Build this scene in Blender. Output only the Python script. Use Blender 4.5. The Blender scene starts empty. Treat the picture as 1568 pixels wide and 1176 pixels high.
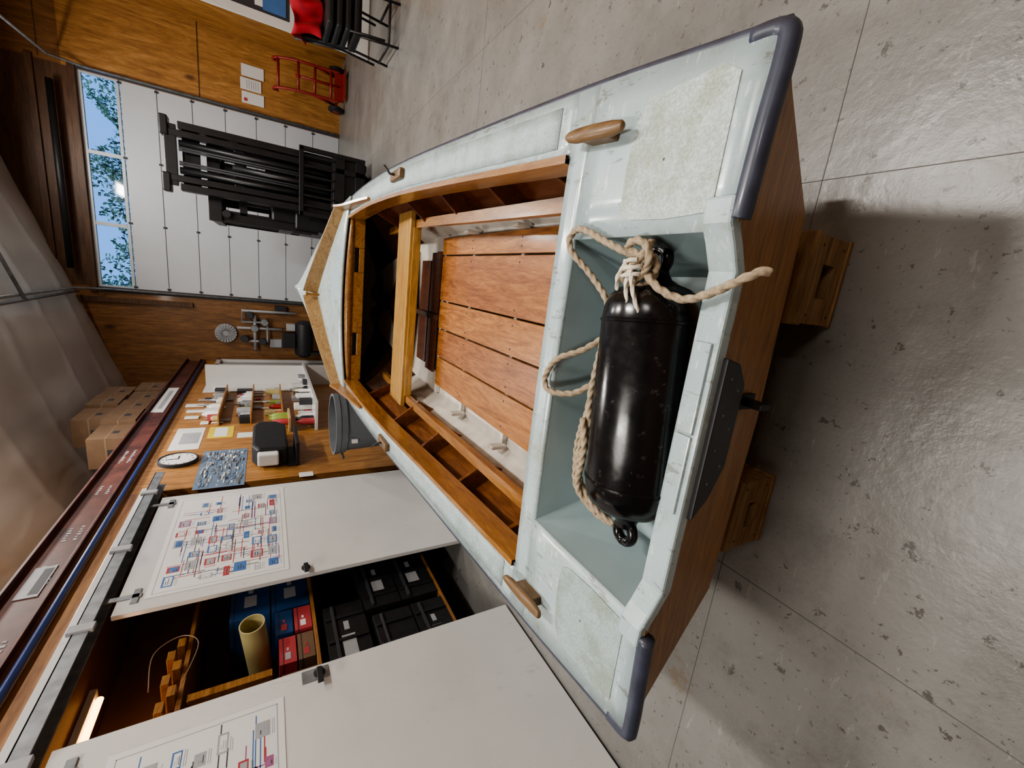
import bpy, bmesh, math, random
import numpy as np
from mathutils import Vector, Matrix
random.seed(7)
S=bpy.context.scene
COL=bpy.context.collection
try:S.view_settings.look='AgX - Medium High Contrast'
except Exception:pass
# ------------------------------------------------------------------ materials
def new_mat(name):
    m=bpy.data.materials.new(name);m.use_nodes=True
    nt=m.node_tree;b=nt.nodes['Principled BSDF'];return m,nt,b
def setp(b,rough=.5,metal=0,coat=0,spec=None):
    b.inputs['Roughness'].default_value=rough;b.inputs['Metallic'].default_value=metal
    b.inputs['Coat Weight'].default_value=coat;b.inputs['Coat Roughness'].default_value=.12
    if spec is not None:b.inputs['Specular IOR Level'].default_value=spec
def c4(c):return (c[0],c[1],c[2],1)
def ramp(nt,fac,stops):
    r=nt.nodes.new('ShaderNodeValToRGB');e=r.color_ramp.elements
    e[0].position=stops[0][0];e[0].color=c4(stops[0][1]);e[1].position=stops[-1][0];e[1].color=c4(stops[-1][1])
    for p,c in stops[1:-1]:
        x=e.new(p);x.color=c4(c)
    nt.links.new(fac,r.inputs[0]);return r.outputs[0]
def coords(nt,scale=(1,1,1),rot=(0,0,0),loc=(0,0,0)):
    t=nt.nodes.new('ShaderNodeTexCoord');m=nt.nodes.new('ShaderNodeMapping')
    m.inputs['Scale'].default_value=scale;m.inputs['Rotation'].default_value=rot;m.inputs['Location'].default_value=loc
    nt.links.new(t.outputs['Object'],m.inputs[0]);return m.outputs[0]
def noise(nt,v,scale,detail=3,rough=.5,dist=0):
    n=nt.nodes.new('ShaderNodeTexNoise');n.inputs['Scale'].default_value=scale;n.inputs['Detail'].default_value=detail
    n.inputs['Roughness'].default_value=rough;n.inputs['Distortion'].default_value=dist
    nt.links.new(v,n.inputs['Vector']);return n.outputs[0]
def bump(nt,b,h,strength,dist=.01):
    n=nt.nodes.new('ShaderNodeBump');n.inputs['Strength'].default_value=strength;n.inputs['Distance'].default_value=dist
    nt.links.new(h,n.inputs['Height']);nt.links.new(n.outputs[0],b.inputs['Normal'])
def mixc(nt,fac,a,c,mode='MIX'):
    n=nt.nodes.new('ShaderNodeMix');n.data_type='RGBA';n.blend_type=mode
    if isinstance(fac,(int,float)):n.inputs[0].default_value=fac
    else:nt.links.new(fac,n.inputs[0])
    for k,s in ((6,a),(7,c)):
        if isinstance(s,tuple):n.inputs[k].default_value=c4(s)
        else:nt.links.new(s,n.inputs[k])
    return n.outputs[2]
def plain(name,c,rough=.5,metal=0,coat=0,var=.08,scale=8,bmp=0):
    m,nt,b=new_mat(name);setp(b,rough,metal,coat)
    v=coords(nt);n=noise(nt,v,scale,4)
    lo=tuple(x*(1-var) for x in c);hi=tuple(min(1,x*(1+var)) for x in c)
    nt.links.new(ramp(nt,n,[(.3,lo),(.7,hi)]),b.inputs['Base Color'])
    if bmp:bump(nt,b,noise(nt,v,scale*6,3),bmp)
    return m
def wood(name,lo,mid,hi,axis='Y',scale=1.0,rough=.35,coat=.3,knots=True,bmp=.05,fine=.8,spec=None):
    m,nt,b=new_mat(name);setp(b,rough,0,coat,spec)
    k={'X':(.12,1,1),'Y':(1,.12,1),'Z':(1,1,.12)}[axis]
    v=coords(nt,tuple(s*scale for s in k))
    n1=noise(nt,v,14,6,.65,1.6);n2=noise(nt,v,75,3,.65,.4)
    base=ramp(nt,n1,[(.3,lo),(.5,mid),(.7,hi)])
    fn_=ramp(nt,n2,[(.38,(.66,.60,.54)),(.62,(1,1,1))])
    col=mixc(nt,fine,base,fn_,'MULTIPLY')
    if knots:
        vv=coords(nt,tuple(s*scale*(1 if s==1 else 4.5) for s in k))
        vo=nt.nodes.new('ShaderNodeTexVoronoi');vo.inputs['Scale'].default_value=2.5;nt.links.new(vv,vo.inputs['Vector'])
        kf=ramp(nt,vo.outputs['Distance'],[(.035,(1,1,1)),(.10,(0,0,0))])
        col=mixc(nt,kf,col,tuple(x*.45 for x in lo))
    nt.links.new(col,b.inputs['Base Color'])
    if bmp:bump(nt,b,n2,bmp,.004)
    return m
M={}
def deckmat():
    m,nt,b=new_mat('deck_gelcoat');setp(b,.26,0,.25)
    v=coords(nt);n=noise(nt,v,3,5,.6)
    col=ramp(nt,n,[(.3,(.36,.455,.48)),(.7,(.44,.54,.56))])
    s1=ramp(nt,noise(nt,v,5.5,9,.8),[(.52,(0,0,0)),(.66,(.7,.7,.7))])
    col=mixc(nt,s1,col,(.31,.33,.27))
    s2=ramp(nt,noise(nt,coords(nt,(1,.25,1)),34,5,.75),[(.585,(0,0,0)),(.63,(.75,.75,.75))])
    col=mixc(nt,s2,col,(.22,.23,.21))
    s3=ramp(nt,noise(nt,coords(nt,(.3,1,1),loc=(4,2,1)),52,4,.7),[(.60,(0,0,0)),(.64,(.8,.8,.8))])
    col=mixc(nt,s3,col,(.60,.66,.66))
    nt.links.new(col,b.inputs['Base Color']);nt.links.new(ramp(nt,n,[(.3,(.2,)*3),(.7,(.36,)*3)]),b.inputs['Roughness']);return m
M['deck']=deckmat()
M['well']=plain('well_gelcoat',(.27,.35,.365),.26,0,.3,.12,4)
def nonskid(name,a,c,dirt,amt):
    m,nt,b=new_mat(name);setp(b,.5)
    v=coords(nt);n=noise(nt,v,150,2,.6);n2=noise(nt,v,9,8,.75)
    c1=ramp(nt,n,[(.42,a),(.6,c)])
    c2=ramp(nt,n2,[(.42,dirt),(.56,(1,1,1))])
    nt.links.new(mixc(nt,amt,c1,c2,'MULTIPLY'),b.inputs['Base Color']);bump(nt,b,n,.5,.003);return m
M['nonskid']=nonskid('deck_nonskid',(.37,.43,.42),(.50,.57,.56),(.76,.76,.66),1.0)
M['nonskidl']=nonskid('deck_nonskid_worn',(.315,.385,.385),(.385,.465,.47),(.76,.77,.68),1.0)
M['nonskid2']=nonskid('deck_nonskid_fine',(.355,.435,.455),(.44,.53,.545),(.78,.79,.74),.9)
M['rub']=plain('rubrail_slate_blue',(.045,.052,.078),.4,0,.12,.25,20)
M['transom']=wood('transom_varnished_oak',(.25,.115,.026),(.42,.215,.055),(.50,.28,.08),'X',1.4,.42,.12,False,spec=.3)
M['hullside']=plain('hull_side_paint',(.52,.46,.36),.4,0,.2,.08,5)
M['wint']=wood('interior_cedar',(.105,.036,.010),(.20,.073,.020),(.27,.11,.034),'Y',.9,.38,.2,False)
M['wred']=wood('interior_shaded_red_wood',(.07,.018,.008),(.12,.035,.013),(.16,.05,.018),'Y',.9,.4,.2,False)  # red wood; on right liner and frames its darkness paints side-deck shade
M['wdark']=wood('interior_shaded_dark_wood',(.03,.011,.006),(.05,.02,.009),(.075,.03,.013),'Y',.9,.5,.1,False)  # dark colour carries the shade under the foredeck
M['coam']=wood('coaming_varnished_wood',(.20,.085,.022),(.33,.155,.045),(.40,.21,.07),'Y',1.2,.3,.35,False)
M['coam2']=wood('splash_coaming_weathered',(.24,.15,.065),(.36,.235,.11),(.44,.30,.15),'X',1.2,.4,.3,False)
M['pine']=wood('thwart_pine',(.36,.20,.055),(.48,.28,.085),(.55,.34,.115),'X',1.0,.32,.3,False)
M['floorb']=wood('floorboard_cedar',(.22,.078,.018),(.385,.158,.042),(.49,.23,.07),'Y',1.3,.42,.2,True)
M['floorb2']=wood('floorboard_cedar_red',(.18,.058,.014),(.32,.118,.032),(.42,.18,.054),'Y',1.6,.42,.2,True)
M['white_in']=plain('bilge_white_paint',(.60,.56,.50),.5,0,0,.15,9)
def fendermat():
    m,nt,b=new_mat('black_rubber_vinyl');setp(b,.2)
    v=coords(nt);n=noise(nt,v,26,6,.75)
    nt.links.new(ramp(nt,n,[(.60,(.0055,.0055,.0065)),(.68,(.045,.043,.04))]),b.inputs['Base Color'])
    nt.links.new(ramp(nt,noise(nt,v,9,5,.7),[(.35,(.13,)*3),(.7,(.34,)*3)]),b.inputs['Roughness']);return m
M['black']=fendermat()
M['blackm']=plain('black_matte_plastic',(.012,.012,.014),.5,0,0,.3,20)
M['rope']=plain('rope_tan',(.36,.285,.195),.85,0,0,.25,120,.2)
M['ropew']=plain('twine_white',(.66,.60,.50),.85,0,0,.1,60)
M['cleat']=wood('cleat_weathered_wood',(.09,.05,.02),(.17,.10,.043),(.24,.145,.07),'Y',1.8,.5,.1,False)
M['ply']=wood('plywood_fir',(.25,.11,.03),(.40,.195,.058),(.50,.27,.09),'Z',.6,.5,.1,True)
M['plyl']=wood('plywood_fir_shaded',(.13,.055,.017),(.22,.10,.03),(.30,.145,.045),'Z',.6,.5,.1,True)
M['plyh']=wood('plywood_fir_horizontal',(.20,.085,.025),(.32,.15,.045),(.42,.21,.07),'Y',.5,.45,.15,True)
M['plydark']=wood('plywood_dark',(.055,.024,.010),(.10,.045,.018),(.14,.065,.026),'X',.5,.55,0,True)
M['block']=wood('blocking_rough_wood',(.17,.105,.05),(.31,.20,.095),(.40,.27,.145),'X',1.0,.75,0,True)
M['lumber']=wood('lumber_pine',(.42,.28,.13),(.54,.37,.18),(.60,.43,.23),'X',1.0,.6,0,False)
def doormat():
    m,nt,b=new_mat('white_door_paint');setp(b,.22,0,.3)
    v=coords(nt);n=noise(nt,v,1.5,4)
    col=ramp(nt,n,[(.3,(.56,.56,.55)),(.7,(.63,.63,.62))])
    s=ramp(nt,noise(nt,coords(nt,(1,1,.4)),14,7,.8),[(.60,(0,0,0)),(.70,(.5,.5,.5))])
    nt.links.new(mixc(nt,s,col,(.40,.37,.32)),b.inputs['Base Color']);return m
M['white']=doormat()
M['gdoor']=plain('garage_door_white',(.50,.53,.57),.4,0,0,.03,2)
M['metal']=plain('galvanized_steel',(.24,.255,.27),.45,.5,0,.25,14)
M['chrome']=plain('bright_metal',(.6,.6,.6),.25,.9)
M['bluep']=plain('blue_pipe_paint',(.012,.03,.14),.4)
M['redsteel']=plain('red_oxide_steel',(.085,.026,.019),.5,0,0,.45,6)
M['redp']=plain('red_paint',(.24,.02,.016),.4)
M['redcloth']=plain('red_fabric',(.28,.008,.016),.9,0,0,.3,8)
M['card']=plain('cardboard',(.155,.095,.055),.8,0,0,.12,6)
M['tape']=plain('packing_tape',(.24,.17,.11),.35)
M['paper']=plain('paper_white',(.66,.66,.65),.6,0,0,.02,5)
M['yellow']=plain('yellow_label',(.62,.48,.05),.6)
M['cblue']=plain('printed_blue',(.06,.15,.36),.6)
M['dusk']=plain('printed_slate',(.13,.19,.28),.4)
M['cred']=plain('printed_red',(.38,.05,.06),.6)
M['cpurple']=plain('printed_purple',(.30,.10,.22),.6)
M['cgrey']=plain('printed_grey',(.33,.34,.36),.6)
M['cblack']=plain('printed_dark',(.035,.035,.042),.6)
M['bbox']=plain('blue_box_card',(.012,.05,.15),.5)
M['tubey']=plain('yellow_tube_card',(.42,.36,.17),.6)
M['bin']=plain('trash_bin_grey_plastic',(.13,.145,.16),.5,0,0,.1,6)
M['green']=plain('green_plastic',(.22,.30,.06),.5)
M['trunk']=plain('tree_bark',(.08,.05,.03),.9)
M['fork']=plain('forklift_black_steel',(.010,.010,.012),.4,.1,.05,.3,8)
M['cabwall']=plain('cabinet_interior_board',(.14,.07,.03),.6)
def foliage():
    m,nt,b=new_mat('tree_leaves');setp(b,.6)
    n=noise(nt,coords(nt),3,4);nt.links.new(ramp(nt,n,[(.3,(.03,.07,.04)),(.7,(.10,.19,.09))]),b.inputs['Base Color']);return m
M['leaf']=foliage()
def floor_mat():
    m,nt,b=new_mat('painted_concrete_floor');setp(b,.38)
    v=coords(nt)
    n=noise(nt,v,1.1,7,.7);base=ramp(nt,n,[(.3,(.155,.153,.145)),(.7,(.228,.224,.213))])
    n5=noise(nt,v,3.3,9,.85);sc=ramp(nt,n5,[(.50,(0,0,0)),(.66,(.55,.55,.55))])
    col=mixc(nt,sc,base,(.12,.116,.107))
    n3=noise(nt,v,15,5,.7);chip=ramp(nt,n3,[(.625,(0,0,0)),(.645,(1,1,1))])
    col=mixc(nt,chip,col,(.085,.078,.07))
    n6=noise(nt,coords(nt,loc=(3,7,0)),42,3,.6);chip2=ramp(nt,n6,[(.655,(0,0,0)),(.68,(.8,.8,.8))])
    col=mixc(nt,chip2,col,(.10,.093,.085))
    n7=noise(nt,coords(nt,(.25,1,1),(0,0,.6)),26,4,.7);scr=ramp(nt,n7,[(.645,(0,0,0)),(.665,(.5,.5,.5))])
    col=mixc(nt,scr,col,(.29,.285,.27))
    n4=noise(nt,coords(nt,loc=(9,2,0)),2.2,9,.8);rust=ramp(nt,n4,[(.615,(0,0,0)),(.65,(.7,.7,.7))])
    col=mixc(nt,rust,col,(.18,.135,.085))
    nt.links.new(col,b.inputs['Base Color'])
    nt.links.new(ramp(nt,n,[(.3,(.26,.26,.26)),(.7,(.46,.46,.46))]),b.inputs['Roughness'])
    bump(nt,b,noise(nt,v,9,5,.65),.18,.02);return m
M['floor']=floor_mat()
M['joint']=plain('floor_joint_dirt',(.115,.11,.102),.7)
def plastic_sheet(name,a,c):
    m,nt,b=new_mat(name);setp(b,.30)
    v=coords(nt,(1,.35,1));n=noise(nt,v,1.3,2,.4,.8)
    nt.links.new(ramp(nt,n,[(.3,a),(.7,c)]),b.inputs['Base Color']);bump(nt,b,noise(nt,v,3.2,1,.3,.6),.25,.05);return m
M['sheet']=plastic_sheet('vapour_barrier_plastic',(.50,.505,.51),(.66,.665,.67))
def glass():
    m=bpy.data.materials.new('window_glass');m.use_nodes=True;nt=m.node_tree;nt.nodes.clear()
    o=nt.nodes.new('ShaderNodeOutputMaterial');t=nt.nodes.new('ShaderNodeBsdfTransparent');g=nt.nodes.new('ShaderNodeBsdfGlossy');x=nt.nodes.new('ShaderNodeMixShader')
    g.inputs['Roughness'].default_value=.05;x.inputs[0].default_value=.06
    nt.links.new(t.outputs[0],x.inputs[1]);nt.links.new(g.outputs[0],x.inputs[2]);nt.links.new(x.outputs[0],o.inputs[0]);return m
M['glass']=glass()
def emis(name,c,s):
    m=bpy.data.materials.new(name);m.use_nodes=True;b=m.node_tree.nodes['Principled BSDF']
    b.inputs['Base Color'].default_value=c4(c);b.inputs['Emission Color'].default_value=c4(c);b.inputs['Emission Strength'].default_value=s;return m
M['lamp']=emis('lamp_tube_glow',(1,.97,.93),8)
M['lampw']=emis('warm_lamp_glow',(1,.50,.16),9)
# ------------------------------------------------------------------ mesh helpers
def empty(name):
    o=bpy.data.objects.new(name,None);COL.objects.link(o);o.empty_display_size=.1;return o
def mk(name,verts,faces,mat,parent=None,smooth=False,bevel=0,solid=0,mats=None,fm=None,sub=0):
    me=bpy.data.meshes.new(name);me.from_pydata([tuple(map(float,v)) for v in verts],[],faces)
    if mats:
        for k in mats:me.materials.append(M[k])
        for p,i in zip(me.polygons,fm):p.material_index=i
    else:me.materials.append(M[mat])
    bm=bmesh.new();bm.from_mesh(me);bmesh.ops.recalc_face_normals(bm,faces=bm.faces);bm.to_mesh(me);bm.free()
    if smooth:
        for p in me.polygons:p.use_smooth=True
    o=bpy.data.objects.new(name,me);COL.objects.link(o)
    if parent:o.parent=parent
    if solid:
        d=o.modifiers.new('s','SOLIDIFY');d.thickness=abs(solid);d.offset=-1 if solid>0 else 1
    if bevel:
        d=o.modifiers.new('b','BEVEL');d.width=bevel;d.segments=2;d.limit_method='ANGLE';d.angle_limit=.6
    if sub:
        d=o.modifiers.new('u','SUBSURF');d.levels=sub;d.render_levels=sub
    return o
CF=[(0,1,3,2),(4,6,7,5),(0,4,5,1),(2,3,7,6),(0,2,6,4),(1,5,7,3)]
def cube_v(x,y,z):return [(a,b,c) for a in x for b in y for c in z]
def box(name,x,y,z,mat,parent=None,bevel=.004):
    return mk(name,cube_v(x,y,z),CF,mat,parent,bevel=bevel)
def boxes(name,L,parent=None,bevel=.003,mats=None):
    keys=mats or sorted({b[3] for b in L});V=[];F=[];fm=[]
    for b in L:
        n=len(V);V+=cube_v(*b[:3]);F+=[tuple(i+n for i in f) for f in CF];fm+=[keys.index(b[3])]*6
    return mk(name,V,F,None,parent,bevel=bevel,mats=keys,fm=fm)
def prism(name,poly,axis,a,b,mat,parent=None,bevel=.003,smooth=False):
    n=len(poly)
    def P(p,t):return {'X':(t,p[0],p[1]),'Y':(p[0],t,p[1]),'Z':(p[0],p[1],t)}[axis]
    V=[P(p,a) for p in poly]+[P(p,b) for p in poly]
    F=[tuple(range(n)),tuple(range(2*n-1,n-1,-1))]+[(i,(i+1)%n,n+(i+1)%n,n+i) for i in range(n)]
    return mk(name,V,F,mat,parent,bevel=bevel,smooth=smooth)
def cat(pts,n=8,closed=False):
    P=[Vector(p) for p in pts];out=[]
    m=len(P)
    for i in range(m-1):
        p0=P[max(i-1,0)];p1=P[i];p2=P[i+1];p3=P[min(i+2,m-1)]
        for k in range(n):
            t=k/n;out.append(.5*((2*p1)+(-p0+p2)*t+(2*p0-5*p1+4*p2-p3)*t*t+(-p0+3*p1-3*p2+p3)*t**3))
    out.append(P[-1]);return out
def resample(P,step):
    out=[P[0].copy()];acc=0
    for a,b in zip(P,P[1:]):
        L=(b-a).length
        if L<1e-9:continue
        t=step-acc
        while t<=L:
            out.append(a+(b-a)*(t/L));t+=step
        acc=(acc+L)%step if L+acc>=step else acc+L
    return out
def tubedata(P,rad,n=8,lobes=0,amp=0,twist=0):
    V=[];F=[];m=len(P);T0=None;s=0
    for i in range(m):
        t=(P[min(i+1,m-1)]-P[max(i-1,0)]).normalized()
        if T0 is None:
            N=t.orthogonal().normalized()
        else:
            N=(N-t*N.dot(t)).normalized();s+=(P[i]-P[i-1]).length
        T0=t;B=t.cross(N)
        for k in range(n):
            a=2*math.pi*k/n;r=rad*(1+amp*math.cos(lobes*a-twist*s))
            V.append(P[i]+N*(math.cos(a)*r)+B*(math.sin(a)*r))
    for i in range(m-1):
        for k in range(n):F.append((i*n+k,i*n+(k+1)%n,(i+1)*n+(k+1)%n,(i+1)*n+k))
    F.append(tuple(range(n)));F.append(tuple((m-1)*n+k for k in range(n)))
    return V,F
def tube(name,pts,r,mat,parent=None,n=8,smooth_path=True,k=6):
    P=cat(pts,k) if smooth_path else [Vector(p) for p in pts]
    V,F=tubedata(P,r,n);return mk(name,V,F,mat,parent,smooth=True)
def tubes(name,L,r,mat,parent=None,n=8):
    V=[];F=[]
    for pts in L:
        v,f=tubedata([Vector(p) for p in pts],r,n);o=len(V);V+=v;F+=[tuple(i+o for i in q) for q in f]
    o=mk(name,V,F,mat,parent,smooth=True);return o
def rope(name,pts,r,mat,parent=None):
    P=resample(cat(pts,14),r*.5);V,F=tubedata(P,r,15,3,.2,230);return mk(name,V,F,mat,parent,smooth=True)
def lathe(name,prof,o,axis,mat,parent=None,n=32,smooth=True,ang=None):
    o=Vector(o);ax=Vector(axis).normalized();N=ax.orthogonal().normalized();B=ax.cross(N);V=[];F=[]
    for r,h in prof:
        for k in range(n):
            a=2*math.pi*k/n;V.append(o+ax*h+(N*math.cos(a)+B*math.sin(a))*max(r,1e-4))
    for i in range(len(prof)-1):
        for k in range(n):F.append((i*n+k,i*n+(k+1)%n,(i+1)*n+(k+1)%n,(i+1)*n+k))
    F.append(tuple(range(n)));F.append(tuple((len(prof)-1)*n+k for k in range(n)))
    ob=mk(name,V,F,mat,parent,smooth=smooth)
    if smooth:
        d=ob.modifiers.new('e','EDGE_SPLIT');d.split_angle=.7
    return ob
def sheetgrid(name,rows,mat,parent=None,solid=0,smooth=True):
    m=len(rows[0]);V=[p for r in rows for p in r]
    F=[(i*m+j,i*m+j+1,(i+1)*m+j+1,(i+1)*m+j) for i in range(len(rows)-1) for j in range(m-1)]
    return mk(name,V,F,mat,parent,smooth=smooth,solid=solid)
def cs(xs,ys):
    xs=list(xs);ys=list(ys)
    def f(x):
        if x<=xs[0]:return ys[0]
        if x>=xs[-1]:return ys[-1]
        i=max(k for k in range(len(xs)-1) if xs[k]<=x)
        t=(x-xs[i])/(xs[i+1]-xs[i])
        def slope(k):
            if k==0:return (ys[1]-ys[0])/(xs[1]-xs[0])
            if k==len(xs)-1:return (ys[-1]-ys[-2])/(xs[-1]-xs[-2])
            return (ys[k+1]-ys[k-1])/(xs[k+1]-xs[k-1])
        h=xs[i+1]-xs[i];m0=slope(i)*h;m1=slope(i+1)*h
        return (2*t**3-3*t*t+1)*ys[i]+(t**3-2*t*t+t)*m0+(-2*t**3+3*t*t)*ys[i+1]+(t**3-t*t)*m1
    return f
# ------------------------------------------------------------------ DINGHY
XC=-.28
boat=empty('sailing_dinghy')
Y0=[.5,1,2,2.7,3.3,3.9,4.4,5,5.4,5.7]
bw=cs(Y0,[.76,.815,.89,.92,.91,.85,.72,.46,.225,.0])
sh=cs(Y0,[.75,.755,.77,.80,.84,.89,.95,1.03,1.09,1.13])
chy=cs(Y0,[.62,1.1,2.05,2.75,3.3,3.85,4.3,4.8,5.15,5.45])
chx=cs(Y0,[.54,.59,.63,.635,.61,.53,.41,.22,.09,.0])
chz=cs(Y0,[.345,.33,.31,.31,.33,.37,.42,.50,.58,.66])
cw=cs([1.05,2,2.7,3.3,3.85],[.655,.72,.75,.745,.70])
def crown(y):
    t=min(max((y-3.2)/.9,0),1);u=min(max((1.3-y)/.5,0),1);return .065*t*t*(3-2*t)+.030*u*u*(3-2*u)
def dz(x,y):
    b=max(bw(y),.05);return sh(y)+crown(y)*(1-min(1,((x-XC)/b)**2))
ys=[.5+5.2*i/70 for i in range(71)]
def hull(off,mat,name,z0=0,z1=1,ya=0,yb=9,sides=(-1,1)):
    for sd in sides:
        rows=[]
        for y in ys:
            if y<ya-.08 or y>yb:continue
            b=max(bw(y)-off,0);c=max(chx(y)-off,0)
            a=Vector((XC+sd*b,y,sh(y)-.01));d=Vector((XC+sd*c,chy(y),chz(y)+off))
            rows.append([d.lerp(a,z0+(z1-z0)*j/6) for j in range(7)])
        sheetgrid(name+('_right' if sd>0 else '_left'),rows,mat,boat)
def bottom(off,mat,name):
    rows=[]
    for y in ys:
        c=max(chx(y)-off,0);z=chz(y)+off
        rows.append([(XC-c,chy(y),z),(XC-c*.5,chy(y),z-.02),(XC,chy(y),z-.045),(XC+c*.5,chy(y),z-.02),(XC+c,chy(y),z)])
    sheetgrid(name,rows,mat,boat)
hull(0,'hullside','hull_side');bottom(0,'hullside','hull_bottom')
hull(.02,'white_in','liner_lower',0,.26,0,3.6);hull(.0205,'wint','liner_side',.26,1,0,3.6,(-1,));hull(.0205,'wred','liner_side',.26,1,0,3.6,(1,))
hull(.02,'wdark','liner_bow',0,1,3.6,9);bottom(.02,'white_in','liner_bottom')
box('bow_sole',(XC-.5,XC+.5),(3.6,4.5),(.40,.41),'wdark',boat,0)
def deckpart(name,fl,fr,ya,yb,n,m=8,mat='deck',up=0,solid=.018):
    rows=[]
    for i in range(n+1):
        y=ya+(yb-ya)*i/n;a=fl(y);b=fr(y)
        rows.append([(a+(b-a)*j/m,y,dz(a+(b-a)*j/m,y)+up) for j in range(m+1)])
    return sheetgrid(name,rows,mat,boat,solid=solid)
deckpart('side_deck_right',lambda y:XC+cw(y),lambda y:XC+bw(y),1.05,3.86,50,4)
deckpart('side_deck_left',lambda y:XC-bw(y),lambda y:XC-cw(y),1.05,3.86,50,4)
deckpart('foredeck',lambda y:XC-bw(y),lambda y:XC+bw(y),3.86,5.69,40,16)
deckpart('aft_deck_strip',lambda y:XC-bw(y),lambda y:XC+bw(y),.965,1.05,3,12)
WL,WR=-.71,.15
deckpart('quarter_deck_left',lambda y:XC-bw(y),lambda y:WL,.5,.965,8,4)
deckpart('quarter_deck_right',lambda y:WR,lambda y:XC+bw(y),.5,.965,8,4)
rows=[]
for i in range(17):
    x=XC-.65+1.3*i/16;rows.append([(x,1.045,.66),(x,1.045,dz(x,1.045)-.008)])
sheetgrid('aft_deck_fascia',rows,'deck',boat,solid=.015)
zf=.575
def tp(x,y):return (x,y,dz(x,y)-.004)
nT=12
ring=[tp(WL+(WR-WL)*i/nT,.966) for i in range(nT+1)]
low=[(-.63+(.075+.63)*i/nT,.925,zf) for i in range(nT+1)]
sheetgrid('well_front_wall',[low,ring],'well',boat)
mk('motor_well',[tp(WL,.966),tp(WL,.53),(-.63,.925,zf),(-.645,.56,zf),tp(WR,.966),tp(WR,.53),(.075,.925,zf),(.085,.56,zf),(WL,.53,.70),(WR,.53,.70)],
   [(0,1,3,2),(4,5,7,6),(2,3,7,6),(3,7,9,8),(1,8,3),(5,9,7)],'well',boat)
def rk(z):return .505+(.75-z)*.25
prof=[(XC-.755,.735),(XC-.6,.755),(WL-.02,.763),(WL+.04,.71),(WR-.04,.71),(WR+.02,.763),(XC+.6,.755),(XC+.755,.735),(XC+.54,.345),(XC,.30),(XC-.54,.345)]
n=len(prof);V=[(x,rk(z)-.004,z) for x,z in prof]+[(x,rk(z)+.028,z) for x,z in prof]
mk('transom',V,[tuple(range(n)),tuple(range(2*n-1,n-1,-1))]+[(i,(i+1)%n,n+(i+1)%n,n+i) for i in range(n)],'transom',boat,bevel=.003)
lip=[(WL-.06,.782),(WL-.012,.780),(WL+.02,.758),(WL+.07,.730),(WR-.07,.730),(WR-.02,.758),(WR+.012,.780),(WR+.06,.782)]
V=[]
for x,z in lip:V+=[(x,.500,z),(x,.562,z),(x,.562,z-.035),(x,.500,z-.035)]
F=[(0,1,2,3),(28,29,30,31)]
for i in range(7):
    for k in range(4):F.append((4*i+k,4*i+(k+1)%4,4*i+4+(k+1)%4,4*i+4+k))
mk('transom_lip',V,F,'deck',boat,bevel=.006)
boxes('lip_cap_strip',[((-.44,-.26),(.512,.552),(.726,.738),'deck'),((-.255,-.06),(.512,.552),(.726,.738),'deck')],boat,.003)
pad=[(-.085,.705),(-.10,.625),(-.15,.565),(-.35,.565),(-.42,.63),(-.45,.705)]
n=6;V=[(x,rk(z)-.028,z) for x,z in pad]+[(x,rk(z)-.003,z) for x,z in pad]
mk('outboard_pad',V,[tuple(range(n)),tuple(range(2*n-1,n-1,-1))]+[(i,(i+1)%n,n+(i+1)%n,n+i) for i in range(n)],'blackm',boat,bevel=.004)
R=[]
for j,(z,xs) in enumerate(((.665,(-.13,-.21,-.29,-.37)),(.61,(-.16,-.25,-.34)))):
    for x in xs:R.append([(x,rk(z)-.030,z),(x,rk(z)-.027,z)])
tubes('pad_screws',R,.0028,'metal',boat,8)
boxes('rudder_gudgeon',[((-.215,-.195),(.535,.58),(.465,.485),'blackm'),((-.225,-.185),(.56,.575),(.44,.52),'blackm'),((-.213,-.197),(.51,.54),(.46,.50),'blackm')],boat,.002)
def rail(name,pts,r):
    P=cat(pts,4);V,F=tubedata(P,r,10);mk(name,V,F,'rub',boat,smooth=True)
for sd in (-1,1):
    rail('rubrail_'+('right' if sd>0 else 'left'),[(XC+sd*(bw(y)+.004),y,sh(y)-.014) for y in [.50+5.2*i/30 for i in range(31)]],.0145)
rail('corner_bumper_right',[(XC+.765,.56,.738),(XC+.758,.505,.738),(XC+.72,.494,.741),(WR+.17,.493,.754),(WR+.05,.493,.762),(WR+.02,.495,.762)],.019)
rail('corner_bumper_left',[(XC-.765,.56,.738),(XC-.758,.505,.738),(XC-.72,.494,.741),(WL-.12,.493,.754),(WL-.03,.493,.760)],.019)
def patch(name,poly,mat='nonskid'):
    cx=sum(p[0] for p in poly)/len(poly);cy_=sum(p[1] for p in poly)/len(poly)
    rings=[[(cx+(x-cx)*t,cy_+(y-cy_)*t) for x,y in poly] for t in (.02,.25,.5,.75,1)]
    rows=[[(x,y,dz(x,y)+.0025) for x,y in r+[r[0]]] for r in rings]
    rows.append([(x,y,dz(x,y)-.004) for x,y in rings[-1]+[rings[-1][0]]])
    sheetgrid(name,rows,mat,boat,smooth=False)
pr=[(.43,.56),(.20,.552),(.185,.565),(.18,.66),(.185,.76),(.20,.795),(.22,.80),(.30,.805),(.40,.80),(.445,.775),(.45,.68),(.455,.60)]
patch('nonskid_right',pr);patch('nonskid_left',[(2*XC-x,y) for x,y in pr][::-1],'nonskidl')
deckpart('nonskid_side_right',lambda y:XC+cw(y)+.03,lambda y:XC+bw(y)-.025,1.12,3.6,40,3,'nonskid2',.0025,.002)
deckpart('nonskid_side_left',lambda y:XC-bw(y)+.025,lambda y:XC-cw(y)-.03,1.12,3.6,40,3,'nonskid2',.0025,.002)
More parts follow.
